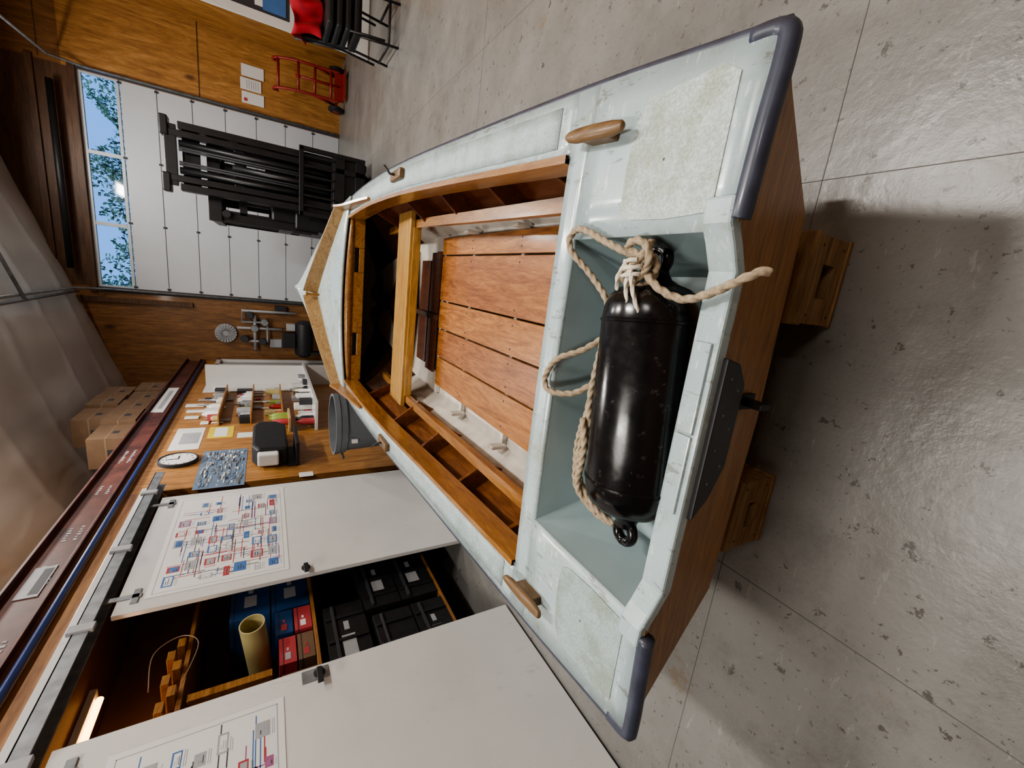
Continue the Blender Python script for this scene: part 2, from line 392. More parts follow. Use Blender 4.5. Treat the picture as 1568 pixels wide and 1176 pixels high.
for sd in (-1,1):
    rows=[]
    for i in range(41):
        y=1.05+2.8*i/40;w=cw(y);z=sh(y)
        up=.02+.012*min(1,(y-1.05)/1.5)
        a=XC+sd*(w+.004);b=XC+sd*(w-.018)
        rows.append([(a,y,z-.02),(a,y,z+up),(b,y,z+up),(b,y,z-.085),(b+sd*.014,y,z-.085)])
    sheetgrid('coaming_side_'+('right' if sd>0 else 'left'),rows,'coam',boat,smooth=False)
    A=Vector((XC+sd*.755,3.97,0));Bp=Vector((XC,4.64,0))
    V=[];K=14
    for i in range(K+1):
        p=A.lerp(Bp,i/K);zb=dz(p.x,p.y)-.005;ht=.095+.055*(i/K)
        nrm=Vector((sd*.69,.735,0)).normalized()
        for q in (p,p+nrm*.018):
            V+=[(q.x,q.y,zb),(q.x+nrm.x*.03,q.y+nrm.y*.03,zb+ht)]
    F=[]
    for i in range(K):
        a=4*i;b=a+4;F+=[(a,b,b+1,a+1),(a+2,a+3,b+3,b+2),(a+1,b+1,b+3,a+3)]
    F+=[(0,1,3,2),(4*K,4*K+2,4*K+3,4*K+1)]
    mk('splash_coaming_'+('right' if sd>0 else 'left'),V,F,'coam2',boat)
    V=[];K=8
    for i in range(K+1):
        y=4.0-.66*i/K;x=XC+sd*(cw(min(y,3.85))+.055-.025*i/K);z=dz(x,y);h=.105-.08*i/K
        for dx in (0,.018):V+=[(x+sd*dx,y,z-.003),(x+sd*(dx+.012),y,z+h)]
    F=[]
    for i in range(K):
        a=4*i;b=a+4;F+=[(a,b,b+1,a+1),(a+2,a+3,b+3,b+2),(a+1,b+1,b+3,a+3)]
    F+=[(0,1,3,2),(4*K,4*K+2,4*K+3,4*K+1)]
    mk('coaming_return_'+('right' if sd>0 else 'left'),V,F,'coam',boat)
zb=dz(XC,4.6)
lathe('coaming_post',[(.012,0),(.012,.12),(.02,.122),(.02,.135),(.006,.14)],(XC,4.57,zb-.005),(0,0,1),'coam',boat,16)
L=[]
zc=sh(3.86)
def bar(x0,x1,z0,z1):L.append(((XC+x0,XC+x1),(3.84,3.862),(z0,z1),'coam'))
zt2=zc+.035
for a,b in ((-.69,-.46),(-.26,.26),(.46,.69)):bar(a,b,zc-.11,zc-.0 if abs(a)>.3 or abs(b)>.3 else zt2)
bar(-.46,-.26,zc-.11,zc-.065);bar(.26,.46,zc-.11,zc-.065);bar(-.46,-.26,zc-.03,zc+.02);bar(.26,.46,zc-.03,zc+.02)
boxes('foredeck_carlin',L,boat,.006)
boxes('carlin_slot_shade',[((XC-.5,XC+.5),(3.90,3.91),(zc-.12,zc),'cblack')],boat,0)  # black sheet added behind the slots, painting the darkness inside
rows=[]
for i in range(21):
    x=-.69+1.38*i/20;rows.append([(XC+x,3.855,zc-.02),(XC+x,3.855,dz(XC+x,3.86)-.012)])
sheetgrid('foredeck_beam',rows,'coam',boat,solid=.02)
def yrow(y):
    return bw(y),sh(y),chx(y),chz(y)
def halfsec(y,z):
    b,s,c,k=yrow(y);t=(z-k)/(s-k);return c+(b-c)*max(0,min(1,t))-.022
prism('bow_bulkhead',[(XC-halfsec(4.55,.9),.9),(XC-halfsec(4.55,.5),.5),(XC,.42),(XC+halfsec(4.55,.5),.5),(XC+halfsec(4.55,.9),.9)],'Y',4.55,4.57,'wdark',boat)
mu=[(-.50,.72),(-.42,.70),(-.33,.66),(-.24,.64),(-.16,.66),(-.10,.69),(-.04,.67),(0,.62),(.04,.67),(.10,.69),(.16,.66),(.24,.64),(.33,.66),(.42,.70),(.50,.72),(.50,.80),(-.50,.80)]
prism('mast_partner_knee',[(XC+x,z) for x,z in mu],'Y',4.0,4.03,'cblack',boat)
box('mast_step',(XC-.06,XC+.06),(4.0,4.5),(.41,.46),'wdark',boat)
for y in (1.25,1.75,2.3,2.85,3.5):
    for sd in (-1,1):
        b,s,c,k=yrow(y);w=cw(y)
        poly=[(halfsec(y,s-.03),s-.03),(w+.0,s-.03),(w-.01,s-.09),(.63,.57),(.60,.55),(halfsec(y,.42),.42)]
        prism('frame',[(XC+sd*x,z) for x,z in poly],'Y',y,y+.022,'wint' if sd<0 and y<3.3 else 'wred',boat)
st=cs([1.05,2,3,3.8],[.57,.60,.63,.62])
for sd in (-1,1):
    rows=[]
    for i in range(31):
        y=1.06+2.75*i/30;w=st(y);a=XC+sd*(w-.015);b=XC+sd*(w+.04)
        rows.append([(a,y,.547),(a,y,.585),(b,y,.585),(b,y,.547),(a,y,.547)])
    sheetgrid('seat_stringer_'+('right' if sd>0 else 'left'),rows,'coam',boat,smooth=False)
box('thwart',(XC-.70,XC+.73),(3.06,3.38),(.587,.622),'pine',boat,.005)
box('thwart_riser',(XC-.62,XC+.62),(3.05,3.07),(.545,.60),'pine',boat,.003)
ed=[.30,.175,-.15,-.355,-.565,-.79]
for i in range(5):
    box(f'floorboard_{i+1}',(ed[i+1]+.005,ed[i]-.005),(1.08,3.02-.01*i),(.365,.385),'floorb' if i%2==0 else 'floorb2',boat,.003)
tubes('board_screws',[[(x,y,.383),(x,y,.3865)] for i in range(5) for x in (ed[i+1]+.04,ed[i]-.04) for y in (1.9,2.5,2.97)],.005,'cblack',boat,8)
boxes('forward_floorboards',[((-.72,.20),(3.10,3.28),(.355,.372),'wred'),((-.68,.14),(3.31,3.52),(.355,.372),'wred'),((-.30,-.26),(3.0,3.6),(.372,.40),'wdark')],boat,.003)
boxes('floor_bearers',[((-.86,.32),(y,y+.03),(.335,.364),'white_in') for y in (1.3,1.9,2.5,3.0)],boat,.002)
for sd in (-1,1):
    for y in (1.3,1.9,2.5):
        xo=XC+sd*.60
        box('side_timber',(min(xo,xo-sd*.02),max(xo,xo-sd*.02)),(y-.03,y+.03),(.36,.44),'white_in',boat,.006)
def cleat(name,x,y,z,L,rot=0,s=1):
    V=[];F=[];n=12;sec=[(-L/2,.007,.006,.004),(-L*.46,.012,.009,.002),(-L*.3,.0165,.012,0),(0,.018,.014,0),(L*.3,.0165,.012,0),(L*.46,.012,.009,.002),(L/2,.007,.006,.004)]
    for h,a,b,dzz in sec:
        for k in range(n):
            t=2*math.pi*k/n;V.append((a*s*math.cos(t),h,.040*s+dzz+b*s*math.sin(t)))
    for i in range(len(sec)-1):
        for k in range(n):F.append((i*n+k,i*n+(k+1)%n,(i+1)*n+(k+1)%n,(i+1)*n+k))
    F+=[tuple(range(n)),tuple((len(sec)-1)*n+k for k in range(n))]
    R_=Matrix.Rotation(rot,3,'Z');V=[R_@Vector(v)+Vector((x,y,z)) for v in V]
    mk(name+'_horns',V,F,'cleat',boat,smooth=True)
    V=cube_v((-.014*s,.014*s),(-L*.24,L*.24),(0,.04*s));V=[R_@Vector(v)+Vector((x,y,z)) for v in V]
    mk(name+'_foot',V,CF,'cleat',boat,bevel=.004)
cleat('cleat_stern_right',.395,.905,dz(.4,.9)-.004,.215,-.10,1.1)
cleat('cleat_stern_left',-.955,.93,dz(-.95,.9)-.004,.215,.10,1.1)
for sd,x in ((1,.58),(-1,-1.14)):
    z=dz(x,2.75)
    box('oarlock_block_'+('right' if sd>0 else 'left'),(x-.028,x+.028),(2.63,2.85),(z-.004,z+.028),'cleat',boat,.01)
    tubes('oarlock_pin_'+('right' if sd>0 else 'left'),[[(x,2.74,z),(x,2.74,z+.06)],[(x,2.74,z+.055),(x+sd*.05,2.80,z+.075)]],.007,'blackm',boat,8)
lathe('bow_eye',[(.02,0),(.02,.02),(.008,.03)],(XC,5.45,dz(XC,5.45)-.003),(0,0,1),'chrome',boat,12)
# ------------------------------------------------------------------ fender
fen=empty('boat_fender')
a0=Vector((-.53,.665,.70));a1=Vector((.055,.715,.70));ax=(a1-a0);Lf=ax.length
r=.118
pf=[(.0,-.02),(.028,-.02),(.036,-.005),(.055,.006),(.085,.018),(.104,.035),(.114,.06),(r,.09),(r,Lf-.09),(.114,Lf-.06),(.104,Lf-.035),(.085,Lf-.018),(.055,Lf-.006),(.036,Lf+.005),(.028,Lf+.02),(0,Lf+.02)]
lathe('body',pf,a0,ax,'black',fen,48)
lathe('body_bands',[(r-.004,.088),(r+.003,.092),(r+.003,.098),(r-.004,.102),(r-.004,Lf-.102),(r+.003,Lf-.098),(r+.003,Lf-.092),(r-.004,Lf-.088)],a0,ax,'black',fen,48)
for nm,c,sg in (('eye_right',a1,1),('eye_left',a0,-1)):
    u=ax.normalized()*sg;side=Vector((0,0,1)).cross(u).normalized()
    c2=c+u*.05
    lathe(nm+'_neck',[(.036,0),(.028,.02),(.026,.034)],c,u,'black',fen,16)
    P=[c2+ (u*math.cos(t)+side*math.sin(t))*.026 for t in [2*math.pi*i/20 for i in range(21)]]
    v,f=tubedata(P,.014,10);mk(nm,v,f,'black',fen,smooth=True)
# ------------------------------------------------------------------ rope
rp=empty('coiled_rope')
rr=.008
rope('tail',[(.083,.437,.728),(.078,.45,.745),(.058,.485,.752),(.035,.53,.755),(.02,.58,.762),(.035,.63,.778),(.07,.68,.778),(.10,.71,.748)],rr,'rope',rp)
rope('loop_over_deck',[(.10,.715,.76),(.115,.75,.788),(.14,.82,.792),(.165,.885,.793),(.17,.93,.793),(.145,.955,.793),(.11,.94,.785),(.06,.89,.755),(.0,.83,.74),(-.05,.815,.74),(-.10,.818,.74),(-.17,.826,.74),(-.25,.832,.74),(-.31,.82,.745),(-.345,.812,.745),(-.40,.815,.745),(-.46,.835,.74),(-.51,.82,.735),(-.56,.76,.725),(-.585,.70,.70)],rr,'rope',rp)
rope('bight',[(-.10,.835,.725),(-.14,.87,.76),(-.17,.92,.792),(-.20,.955,.796),(-.25,.975,.796),(-.275,.94,.795),(-.265,.88,.765),(-.235,.845,.74),(-.21,.835,.73),(-.16,.84,.72)],rr,'rope',rp)
rope('coil_strand',[(-.20,.84,.715),(-.30,.85,.725),(-.36,.84,.735),(-.42,.845,.735),(-.49,.855,.73),(-.55,.84,.72),(-.60,.78,.69),(-.605,.72,.67)],rr,'rope',rp)
rope('coil_strand_low',[(-.30,.835,.735),(-.37,.865,.725),(-.44,.875,.72),(-.51,.87,.71),(-.57,.83,.70),(-.61,.75,.66)],rr,'rope',rp)
rope('coil_strand_top',[(-.32,.825,.76),(-.37,.80,.765),(-.43,.795,.765),(-.50,.81,.755),(-.545,.80,.74),(-.575,.75,.72)],rr,'rope',rp)
kn=Vector((.085,.70,.765))
rope('knot_wrap',[kn+Vector((.03*math.cos(t)+.004*t-.03,.035*math.sin(t),.012+.02*math.cos(t*.5))) for t in [i*.6 for i in range(24)]],rr,'rope',rp)
rope('knot_cross',[kn+Vector(q) for q in ((-.05,.03,0),(-.02,.01,.035),(.02,-.02,.03),(.05,-.01,0),(.03,.03,-.02),(-.02,.04,.01),(-.04,0,.03),(0,-.03,.02),(.03,.02,.03))],rr,'rope',rp)
for i,q in enumerate((((0,0,.04),(-.05,.0,.045),(-.09,-.01,.04),(-.12,.01,.035)),((0,0,.04),(-.04,-.02,.05),(-.08,-.035,.045),(-.11,-.045,.03)),((.0,.01,.045),(-.03,.03,.045),(-.06,.04,.03)))):
    rope('twine_tail_%d'%i,[kn+Vector(a) for a in q],.0045,'ropew',rp)
rope('twine_wrap',[kn+Vector((-.03+.002*i,.022*math.cos(i*.8),.035+.014*math.sin(i*.8))) for i in range(20)],.0045,'ropew',rp)
# ------------------------------------------------------------------ blocking
def holed_block(name,x0,x1,y0,y1,z1,hx0,hx1,hz0,hz1):
    e=empty(name)
    boxes('body',[((x0,x1),(y0+.05,y1),(0,z1),'block'),((x0,hx0),(y0,y0+.05),(0,z1),'block'),((hx1,x1),(y0,y0+.05),(0,z1),'block'),((hx0,hx1),(y0,y0+.05),(0,hz0),'block'),((hx0,hx1),(y0,y0+.05),(hz1,z1),'block')],e,.0)
    box('hole_shade',(hx0,hx1),(y0+.045,y0+.052),(hz0,hz1),'blackm',e,0)  # black plate paints the shade inside the hand hole
    box('top_board',(x0-.006,x1+.006),(y0-.006,y1+.01),(z1,z1+.02),'block',e,.003)
    box('base_board',(x0-.004,x1+.004),(y0-.004,y1+.004),(0,.018),'block',e,.003)
    tubes('nails',[[(x,y0-.001,z),(x,y0+.004,z)] for x in (x0+.025,x1-.025) for z in (.04,z1-.03)],.004,'cblack',e,8)
holed_block('wood_block',.0,.245,.63,.98,.19,.075,.17,.065,.135)
holed_block('wood_block.001',-.76,-.52,.66,.98,.19,-.69,-.60,.075,.125)
box('support_beam',(-.80,.43),(.72,.80),(.211,.295),'lumber',None,.004)
box('wood_block.002',(-.55,-.01),(4.0,4.4),(0,.33),'block',None,.006)
# ------------------------------------------------------------------ ROOM
box('floor',(-4.6,4.4),(-3,11.6),(-.1,0),'floor',None,0)
L=[]
for k in (-1,0,1,2):L.append(((.44+1.37*k-.0013,.44+1.37*k+.0013),(-3,11.5),(-.0,.0010),'joint'))
for y in (-1.98,.76,3.5,6.24,8.98):L.append(((-2.2,4.3),(y-.0013,y+.0013),(0,.0010),'joint'))
boxes('floor_joints',L,None,0)
def roofz(x):return 4.78+.33*(x+1.035)
Yf=11.5;DL,DR,DT=-.92,2.92,4.42
def wallpoly(name,poly,y0,y1,mat):return prism(name,poly,'Y',y0,y1,mat,None,0)
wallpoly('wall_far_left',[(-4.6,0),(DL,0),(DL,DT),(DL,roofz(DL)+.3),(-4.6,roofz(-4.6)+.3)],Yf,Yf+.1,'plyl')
wallpoly('wall_far_right',[(DR,0),(4.4,0),(4.4,4.6),(DR,4.6)],Yf,Yf+.1,'ply')
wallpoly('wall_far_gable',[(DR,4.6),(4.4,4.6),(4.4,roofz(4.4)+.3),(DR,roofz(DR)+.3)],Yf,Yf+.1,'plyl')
wallpoly('wall_far_header',[(DL,DT),(DR,DT),(DR,roofz(DR)+.3),(DL,roofz(DL)+.3)],Yf,Yf+.1,'plydark')  # dim light on the upper wall is put into this darker plywood colour
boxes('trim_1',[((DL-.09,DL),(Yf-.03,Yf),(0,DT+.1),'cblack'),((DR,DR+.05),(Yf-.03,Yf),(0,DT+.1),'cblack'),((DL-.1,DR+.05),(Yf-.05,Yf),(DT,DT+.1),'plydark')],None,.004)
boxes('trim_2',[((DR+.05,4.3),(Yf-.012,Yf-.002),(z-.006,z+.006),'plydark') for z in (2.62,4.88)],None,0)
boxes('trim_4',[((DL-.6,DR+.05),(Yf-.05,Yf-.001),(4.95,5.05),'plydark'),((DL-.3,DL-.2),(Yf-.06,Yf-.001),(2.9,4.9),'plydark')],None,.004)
gd=empty('door_1')
gp=[]
zz=[0,.55,1.1,1.65,2.2,2.75,3.3,3.84]
for a,b in zip(zz,zz[1:]):gp.append(((DL,DR),(Yf+.03,Yf+.08),(a+.006,b-.006),'gdoor'))
gp+=[((DL,DR),(Yf+.05,Yf+.06),(0,3.84),'cgrey')]
gp+=[((DL,DR),(Yf+.03,Yf+.08),(3.85,3.90),'gdoor'),((DL,DR),(Yf+.03,Yf+.08),(4.36,4.42),'gdoor')]
wx=[DL,DL+1.22,DL+2.5,DR]
for x in wx:gp.append(((max(DL,x-.035),min(DR,x+.035)),(Yf+.03,Yf+.08),(3.9,4.36),'gdoor'))
boxes('sections',gp,gd,.004)
hg=[]
for z in zz[1:]:
    for x in (DL+.04,DL+1.3,DL+2.5,DR-.04):hg.append(((x-.018,x+.018),(Yf+.015,Yf+.03),(z-.03,z+.03),'cblack'))
boxes('hinges',hg,gd,.002)
mk('window_1',[(DL,Yf+.055,3.9),(DR,Yf+.055,3.9),(DR,Yf+.055,4.36),(DL,Yf+.055,4.36)],[(0,1,2,3)],'glass')
tubes('door_torsion_bar',[[(-.6,11.3,4.72),(2.6,11.3,4.72)]],.05,'blackm',None,12)
tubes('door_track',[[(DR+.04,11.44,0),(DR+.04,11.44,4.3),(DR+.04,11.2,4.7),(DR+.04,8,4.9)],[(DL-.04,11.44,0),(DL-.04,11.44,4.3),(DL-.04,11.2,4.7),(DL-.04,8,4.75)]],.022,'metal',None,8)
boxes('posted_notices',[((3.12,3.34),(Yf-.016,Yf-.012),(1.5,1.9),'paper'),((3.37,3.59),(Yf-.016,Yf-.012),(1.55,1.92),'paper'),((3.62,3.84),(Yf-.016,Yf-.012),(1.5,1.9),'paper'),((3.16,3.22),(Yf-.02,Yf-.016),(1.8,1.86),'cred')]+[((3.40,3.56),(Yf-.018,Yf-.016),(1.6+.04*i,1.61+.04*i),'cgrey') for i in range(6)],None,0)
box('wall_right',(4.3,4.4),(-3,11.6),(0,6.8),'ply',None,0)
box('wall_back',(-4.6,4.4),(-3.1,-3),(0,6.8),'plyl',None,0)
box('wall_left',(-4.7,-4.6),(-3,11.6),(0,4.3),'sheet',None,0)
rows=[]
for i in range(221):
    y=-3+14.6*i/220;rr_=[]
    # plastic sags between purlins, with long shallow pleats running down the slope
    for j in range(121):
        x=-4.6+9*j/120
        pleat=(1-abs(math.sin(y*2.6+.35*math.sin(x*1.7))))**4
        sag=.05*math.sin(y*1.35)**2
        rr_.append((x,y,roofz(x)-.02+sag-.03*pleat+.006*math.sin(x*6+y*3)))
    rows.append(rr_)
sheetgrid('ceiling',rows,'sheet',None,solid=-.05)
tubes('roof_purlin',[[(-1.03,11.4,4.68),(-1.03,-3,4.68)],[(1.6,11.4,5.50),(1.6,-3,5.50)],[(-1.03,9.2,4.66),(1.6,9.2,5.48)]],.025,'metal',None,8)
XL=-2.42
wl=[((XL-.06,XL),(5.02,11.5),(0,2.8),'ply'),((XL-.06,XL),(-3,5.02),(2.50,2.8),'plyh'),
((-3.13,-3.1),(-1.2,5.05),(0,2.5),'cabwall'),((-3.1,XL-.06),(5.0,5.05),(0,2.5),'cabwall'),((-3.1,XL),(-1.25,-1.2),(0,2.5),'cabwall'),((-3.1,XL),(-1.2,5.02),(2.48,2.5),'cabwall')]  # cabinet carcass (back, sides, top) joined to the partition wall
boxes('wall_left_partition_cabinet',wl,None,0)
box('mezzanine_floor',(-4.6,XL-.02),(-3,11.5),(2.76,2.8),'ply',None,0)
bm=empty('steel_beam')
boxes('web',[((XL-.02,XL+.0),(-3,11.5),(2.81,3.06),'redsteel'),((XL-.05,XL+.05),(-3,11.5),(2.80,2.82),'redsteel'),((XL-.05,XL+.05),(-3,11.5),(3.05,3.07),'redsteel')],bm,.003)
L=[];y=1.5
while y<6.2:
    n=random.randint(5,10)
    for row in range(2):
        yy=y
        for k in range(n):
            w=random.uniform(.01,.025);L.append(((XL+.0005,XL+.002),(yy,yy+w),(2.97-.07*row-random.uniform(.015,.03),2.97-.07*row),'cgrey'));yy+=w+.02
    y+=random.uniform(.6,.9)
boxes('chalk_lettering',L,bm,0)
boxes('sign_plate',[((XL+.002,XL+.008),(7.7,9.1),(2.87,3.02),'paper'),((XL+.008,XL+.01),(7.85,8.9),(2.92,2.97),'cgrey')],bm,0)
boxes('label_plate',[((XL+.002,XL+.006),(3.6,3.95),(2.88,3.0),'cgrey'),((XL+.006,XL+.007),(3.63,3.92),(2.89,2.94),'cblack')],bm,0)
tubes('blue_pipe',[[(XL+.035,-3,2.735),(XL+.035,11.4,2.735)]],.022,'bluep',None,10)
CX=-3.1
box('trim_3',(XL+.001,XL+.05),(-1.2,5.02),(2.50,2.60),'white',None,.004)
rl=empty('sliding_door_rail')
boxes('channel',[((-2.365,-2.22),(-1.2,5.05),(2.485,2.495),'metal'),((-2.23,-2.22),(-1.2,5.05),(2.42,2.495),'metal'),((-2.365,-2.355),(-1.2,5.05),(2.42,2.495),'metal')],rl,.002)
boxes('brackets',[((-2.235,-2.205),(y-.03,y+.03),(2.40,2.52),'cgrey') for y in (4.6,3.7,2.9,2.1,1.4,.6)],rl,.004)
def sdoor(name,y0,y1,hx):
    e=empty(name)
    boxes('panel',[((-2.29,-2.255),(y0,y1),(.015,2.36),'white')],e,.004)
    boxes('hangers',[((-2.255,-2.247),(y-.02,y+.02),(2.24,2.43),'metal') for y in (y0+.15,y1-.15)]+[((-2.255,-2.247),(y-.07,y+.07),(2.25,2.29),'metal') for y in (y0+.15,y1-.15)],e,.002)
    lathe('latch',[(.03,0),(.03,.012),(.018,.014),(.018,.035),(.012,.04)],(-2.255,hx,1.27),(1,0,0),'blackm',e,20)
    boxes('latch_lever',[((-2.225,-2.213),(hx-.09,hx+.01),(1.255,1.285),'blackm')],e,.003)
    return e
d1=sdoor('door_2',3.0,4.54,3.07);d2=sdoor('door_3',.62,2.16,2.10)
box('latch_plate',(-2.255,-2.25),(2.06,2.14),(1.22,1.36),'metal',d2,.002)
def diagram(name,y0,y1,z0,z1,seed,parent=None):
    rnd=random.Random(seed);X=-2.2535;L=[((X,X+.001),(y0,y1),(z0,z1),'paper')];W=y1-y0;H=z1-z0
    for a,b,c,d in ((y0+.03,y1-.03,z0+.03,z0+.034),(y0+.03,y1-.03,z1-.034,z1-.03),(y0+.03,y0+.034,z0+.03,z1-.03),(y1-.034,y1-.03,z0+.03,z1-.03)):L.append(((X+.001,X+.0014),(a,b),(c,d),'cgrey'))
    for gy in range(8):
        for gz in range(7):
            if rnd.random()<.12:continue
            a=y0+W*(.05+.112*gy+rnd.uniform(0,.03));b=z0+H*(.07+.125*gz+rnd.uniform(0,.03));w=W*rnd.uniform(.035,.085);h=H*rnd.uniform(.045,.10)
            k=rnd.choice(['cblue','cgrey','cred','cgrey','cblue','cpurple','cgrey'])
            L.append(((X+.001,X+.0016),(a,a+w),(b,b+h),k))
            if rnd.random()<.75:L.append(((X+.0016,X+.002),(a+w*.1,a+w*.9),(b+h*.12,b+h*.8),rnd.choice(['paper','cgrey','cgrey','cblue'])))
            for q in range(3):L.append(((X+.002,X+.0023),(a+w*.2,a+w*rnd.uniform(.4,.8)),(b+h*(.2+.2*q),b+h*(.26+.2*q)),rnd.choice(['cgrey','cblack'])))
            for q in range(2):L.append(((X+.001,X+.0013),(a,a+w*rnd.uniform(.6,1.2)),(b-H*.012*(q+1)-.003,b-H*.012*(q+1)),'cgrey'))
    for i in range(130):
        a=y0+W*rnd.uniform(.05,.8);b=z0+H*rnd.uniform(.05,.85);k=rnd.choice(['cred','cblue','cpurple','cblack','cred'])
        if rnd.random()<.55:L.append(((X+.0008,X+.0013),(a,min(y1-.04,a+W*rnd.uniform(.05,.25))),(b,b+.005),k))
        else:L.append(((X+.0008,X+.0013),(a,a+.006),(b,b+min(H*.92-(b-z0),H*rnd.uniform(.05,.35))),k))
    boxes(name,L,parent,0)
diagram('wiring_diagram_poster',3.10,4.45,1.38,2.22,3);diagram('wiring_diagram_poster.001',.72,2.03,1.45,2.14,9)
sv=empty('cabinet_shelving')
boxes('shelves',[((CX,-2.5),(.2,4.95),(z,z+.025),'plyh') for z in (.28,1.22,1.95)]+[((-2.56,-2.50),(y,y+.05),(0,2.45),'plyh') for y in (4.3,1.0)],sv,.003)
def carton(name,x,y,z,k,lab=None):
    L=[(x,y,z,k)]
    if lab:
        yc=(y[0]+y[1])/2-.05;zc=(z[0]+z[1])/2;w=(y[1]-y[0])*.13;h=(z[1]-z[0])*.16
        L.append(((x[1],x[1]+.002),(yc-w,yc+w),(zc-h,zc+h),lab))
        L.append(((x[1],x[1]+.002),(yc+w*1.5,yc+w*2.4),(zc-h*.4,zc+h*.4),lab))
    if k=='blackm':
        for q in (.2,.5,.8):
            yy=y[0]+(y[1]-y[0])*q;L.append(((x[1],x[1]+.014),(yy-.012,yy+.012),(z[0]+.01,z[1]-.01),'blackm'))
        L.append(((x[0]+.01,x[1]+.02),(y[0]+.02,y[1]-.02),(z[1]-.07,z[1]-.05),'cblack'))
    else:L.append(((x[0]+.01,x[1]+.002),(y[0]-.002,y[1]+.002),(z[1]-.025,z[1]-.02),'cblack'))
    return boxes(name,L,None,.006)
carton('equipment_case',(-2.95,-2.5),(2.75,3.35),(.307,.60),'blackm','cgrey')
carton('equipment_case.001',(-2.95,-2.5),(2.75,3.35),(.61,.88),'blackm','cgrey')
carton('equipment_case.002',(-2.95,-2.5),(2.1,2.68),(.307,.56),'blackm','cgrey')
carton('equipment_case.003',(-2.92,-2.5),(2.1,2.68),(.57,.85),'blackm')
carton('equipment_case.004',(-2.92,-2.52),(2.2,2.9),(.89,1.17),'blackm','cgrey')
carton('blue_carton',(-2.95,-2.52),(3.0,3.45),(1.25,1.50),'bbox','cgrey')
carton('blue_carton.001',(-2.95,-2.52),(3.0,3.45),(1.51,1.76),'bbox','cgrey')
carton('blue_carton.002',(-2.95,-2.52),(3.42,4.1),(.31,.75),'bbox','cgrey')
carton('blue_carton.003',(-2.95,-2.52),(3.42,4.1),(.76,1.15),'bbox','cgrey')
carton('parts_carton',(-2.85,-2.5),(2.74,2.96),(1.25,1.36),'cred','paper')
carton('parts_carton.001',(-2.85,-2.5),(2.74,2.96),(1.37,1.48),'bbox','cred')
carton('parts_carton.002',(-2.85,-2.5),(2.48,2.70),(1.25,1.35),'card','cred')
carton('parts_carton.003',(-2.85,-2.5),(2.48,2.70),(1.36,1.46),'cred','cgrey')
carton('brown_carton',(-2.9,-2.5),(1.6,2.4),(1.25,1.45),'card')
mt=empty('mailing_tube');lathe('tube',[(.075,0),(.075,.5),(.068,.5),(.068,.02),(0,.02)],(-2.85,2.80,1.56),(.92,-.1,.1),'tubey',mt,28)
boxes('stacked_lumber',[((-2.9,-2.45),(2.1+.09*i,2.17+.09*i),(1.98+.04*(i%2),2.02+.04*(i%2)),'coam') for i in range(9)],None,.003)
boxes('lumber_brace',[((-2.8,-2.52),(2.3,2.38),(1.5,1.93),'coam'),((-2.8,-2.52),(2.45,2.5),(1.5,1.93),'coam')],None,.003)
tube('hanging_wire',[(-2.42,2.5,2.1),(-2.40,2.75,2.12),(-2.40,2.85,2.0),(-2.40,2.75,1.9),(-2.42,2.5,1.95)],.003,'tape')
cl=empty('cabinet_light');tubes('tube',[[(-2.75,1.6,2.42),(-2.75,2.9,2.42)]],.018,'lampw',cl,10);box('fixture',(-2.79,-2.71),(1.55,2.95),(2.44,2.478),'white',cl)
# ------------------------------------------------------------------ left wall clutter
ck=empty('wall_clock')
lathe('rim',[(.0,0),(.19,0),(.19,.04),(.178,.045),(.174,.03),(0,.03)],(XL,5.75,2.42),(1,0,0),'cblack',ck,40)
lathe('face',[(0,.031),(.173,.031),(.173,.033),(0,.033)],(XL,5.75,2.42),(1,0,0),'paper',ck,40)
boxes('hands',[((XL+.034,XL+.037),(5.745,5.755),(2.42,2.54),'cblack'),((XL+.034,XL+.037),(5.75,5.84),(2.415,2.425),'cblack')]+[((XL+.034,XL+.036),(5.75+.14*math.sin(a)-.006,5.75+.14*math.sin(a)+.006),(2.42+.14*math.cos(a)-.006,2.42+.14*math.cos(a)+.006),'cblack') for a in [i*math.pi/6 for i in range(12)]],ck,0)
pc=empty('photo_poster')
rnd=random.Random(4);L=[((XL+.001,XL+.003),(4.95,6.0),(1.74,2.20),'dusk')]
for i in range(220):
    a=rnd.uniform(4.97,5.9);b=rnd.uniform(1.76,2.16);L.append(((XL+.003,XL+.0035+.00003*i),(a,a+rnd.uniform(.02,.10)),(b,b+rnd.uniform(.006,.022)),rnd.choice(['cgrey','dusk','metal','cblack','metal','paper'])))
boxes('print',L,pc,0)
boxes('posted_papers',[((XL+.001,XL+.003),(6.45,6.90),(1.93,2.22),'yellow'),((XL+.003,XL+.004),(6.5,6.86),(2.0,2.15),'paper'),((XL+.001,XL+.003),(6.1,6.9),(2.27,2.58),'paper'),((XL+.003,XL+.004),(6.3,6.7),(2.3,2.5),'cgrey'),((XL+.001,XL+.003),(6.4,6.6),(1.7,1.88),'paper'),((XL+.001,XL+.003),(4.98,5.1),(1.05,1.2),'paper')],None,0)
dp=empty('paper_towel_dispenser')
X1=XL+.003
prism('housing',[(5.35,1.30),(5.35,1.62),(5.5,1.68),(6.2,1.68),(6.35,1.62),(6.35,1.42),(6.2,1.30)],'X',X1,X1+.24,'blackm',dp,.03)
boxes('towel',[((X1+.05,X1+.20),(5.25,5.75),(1.40,1.62),'paper')],dp,.02)
boxes('tray',[((X1,X1+.30),(5.3,5.9),(1.18,1.22),'blackm'),((X1,X1+.02),(5.3,5.9),(1.2,1.32),'blackm')],dp,.006)
su=empty('supply_shelf')
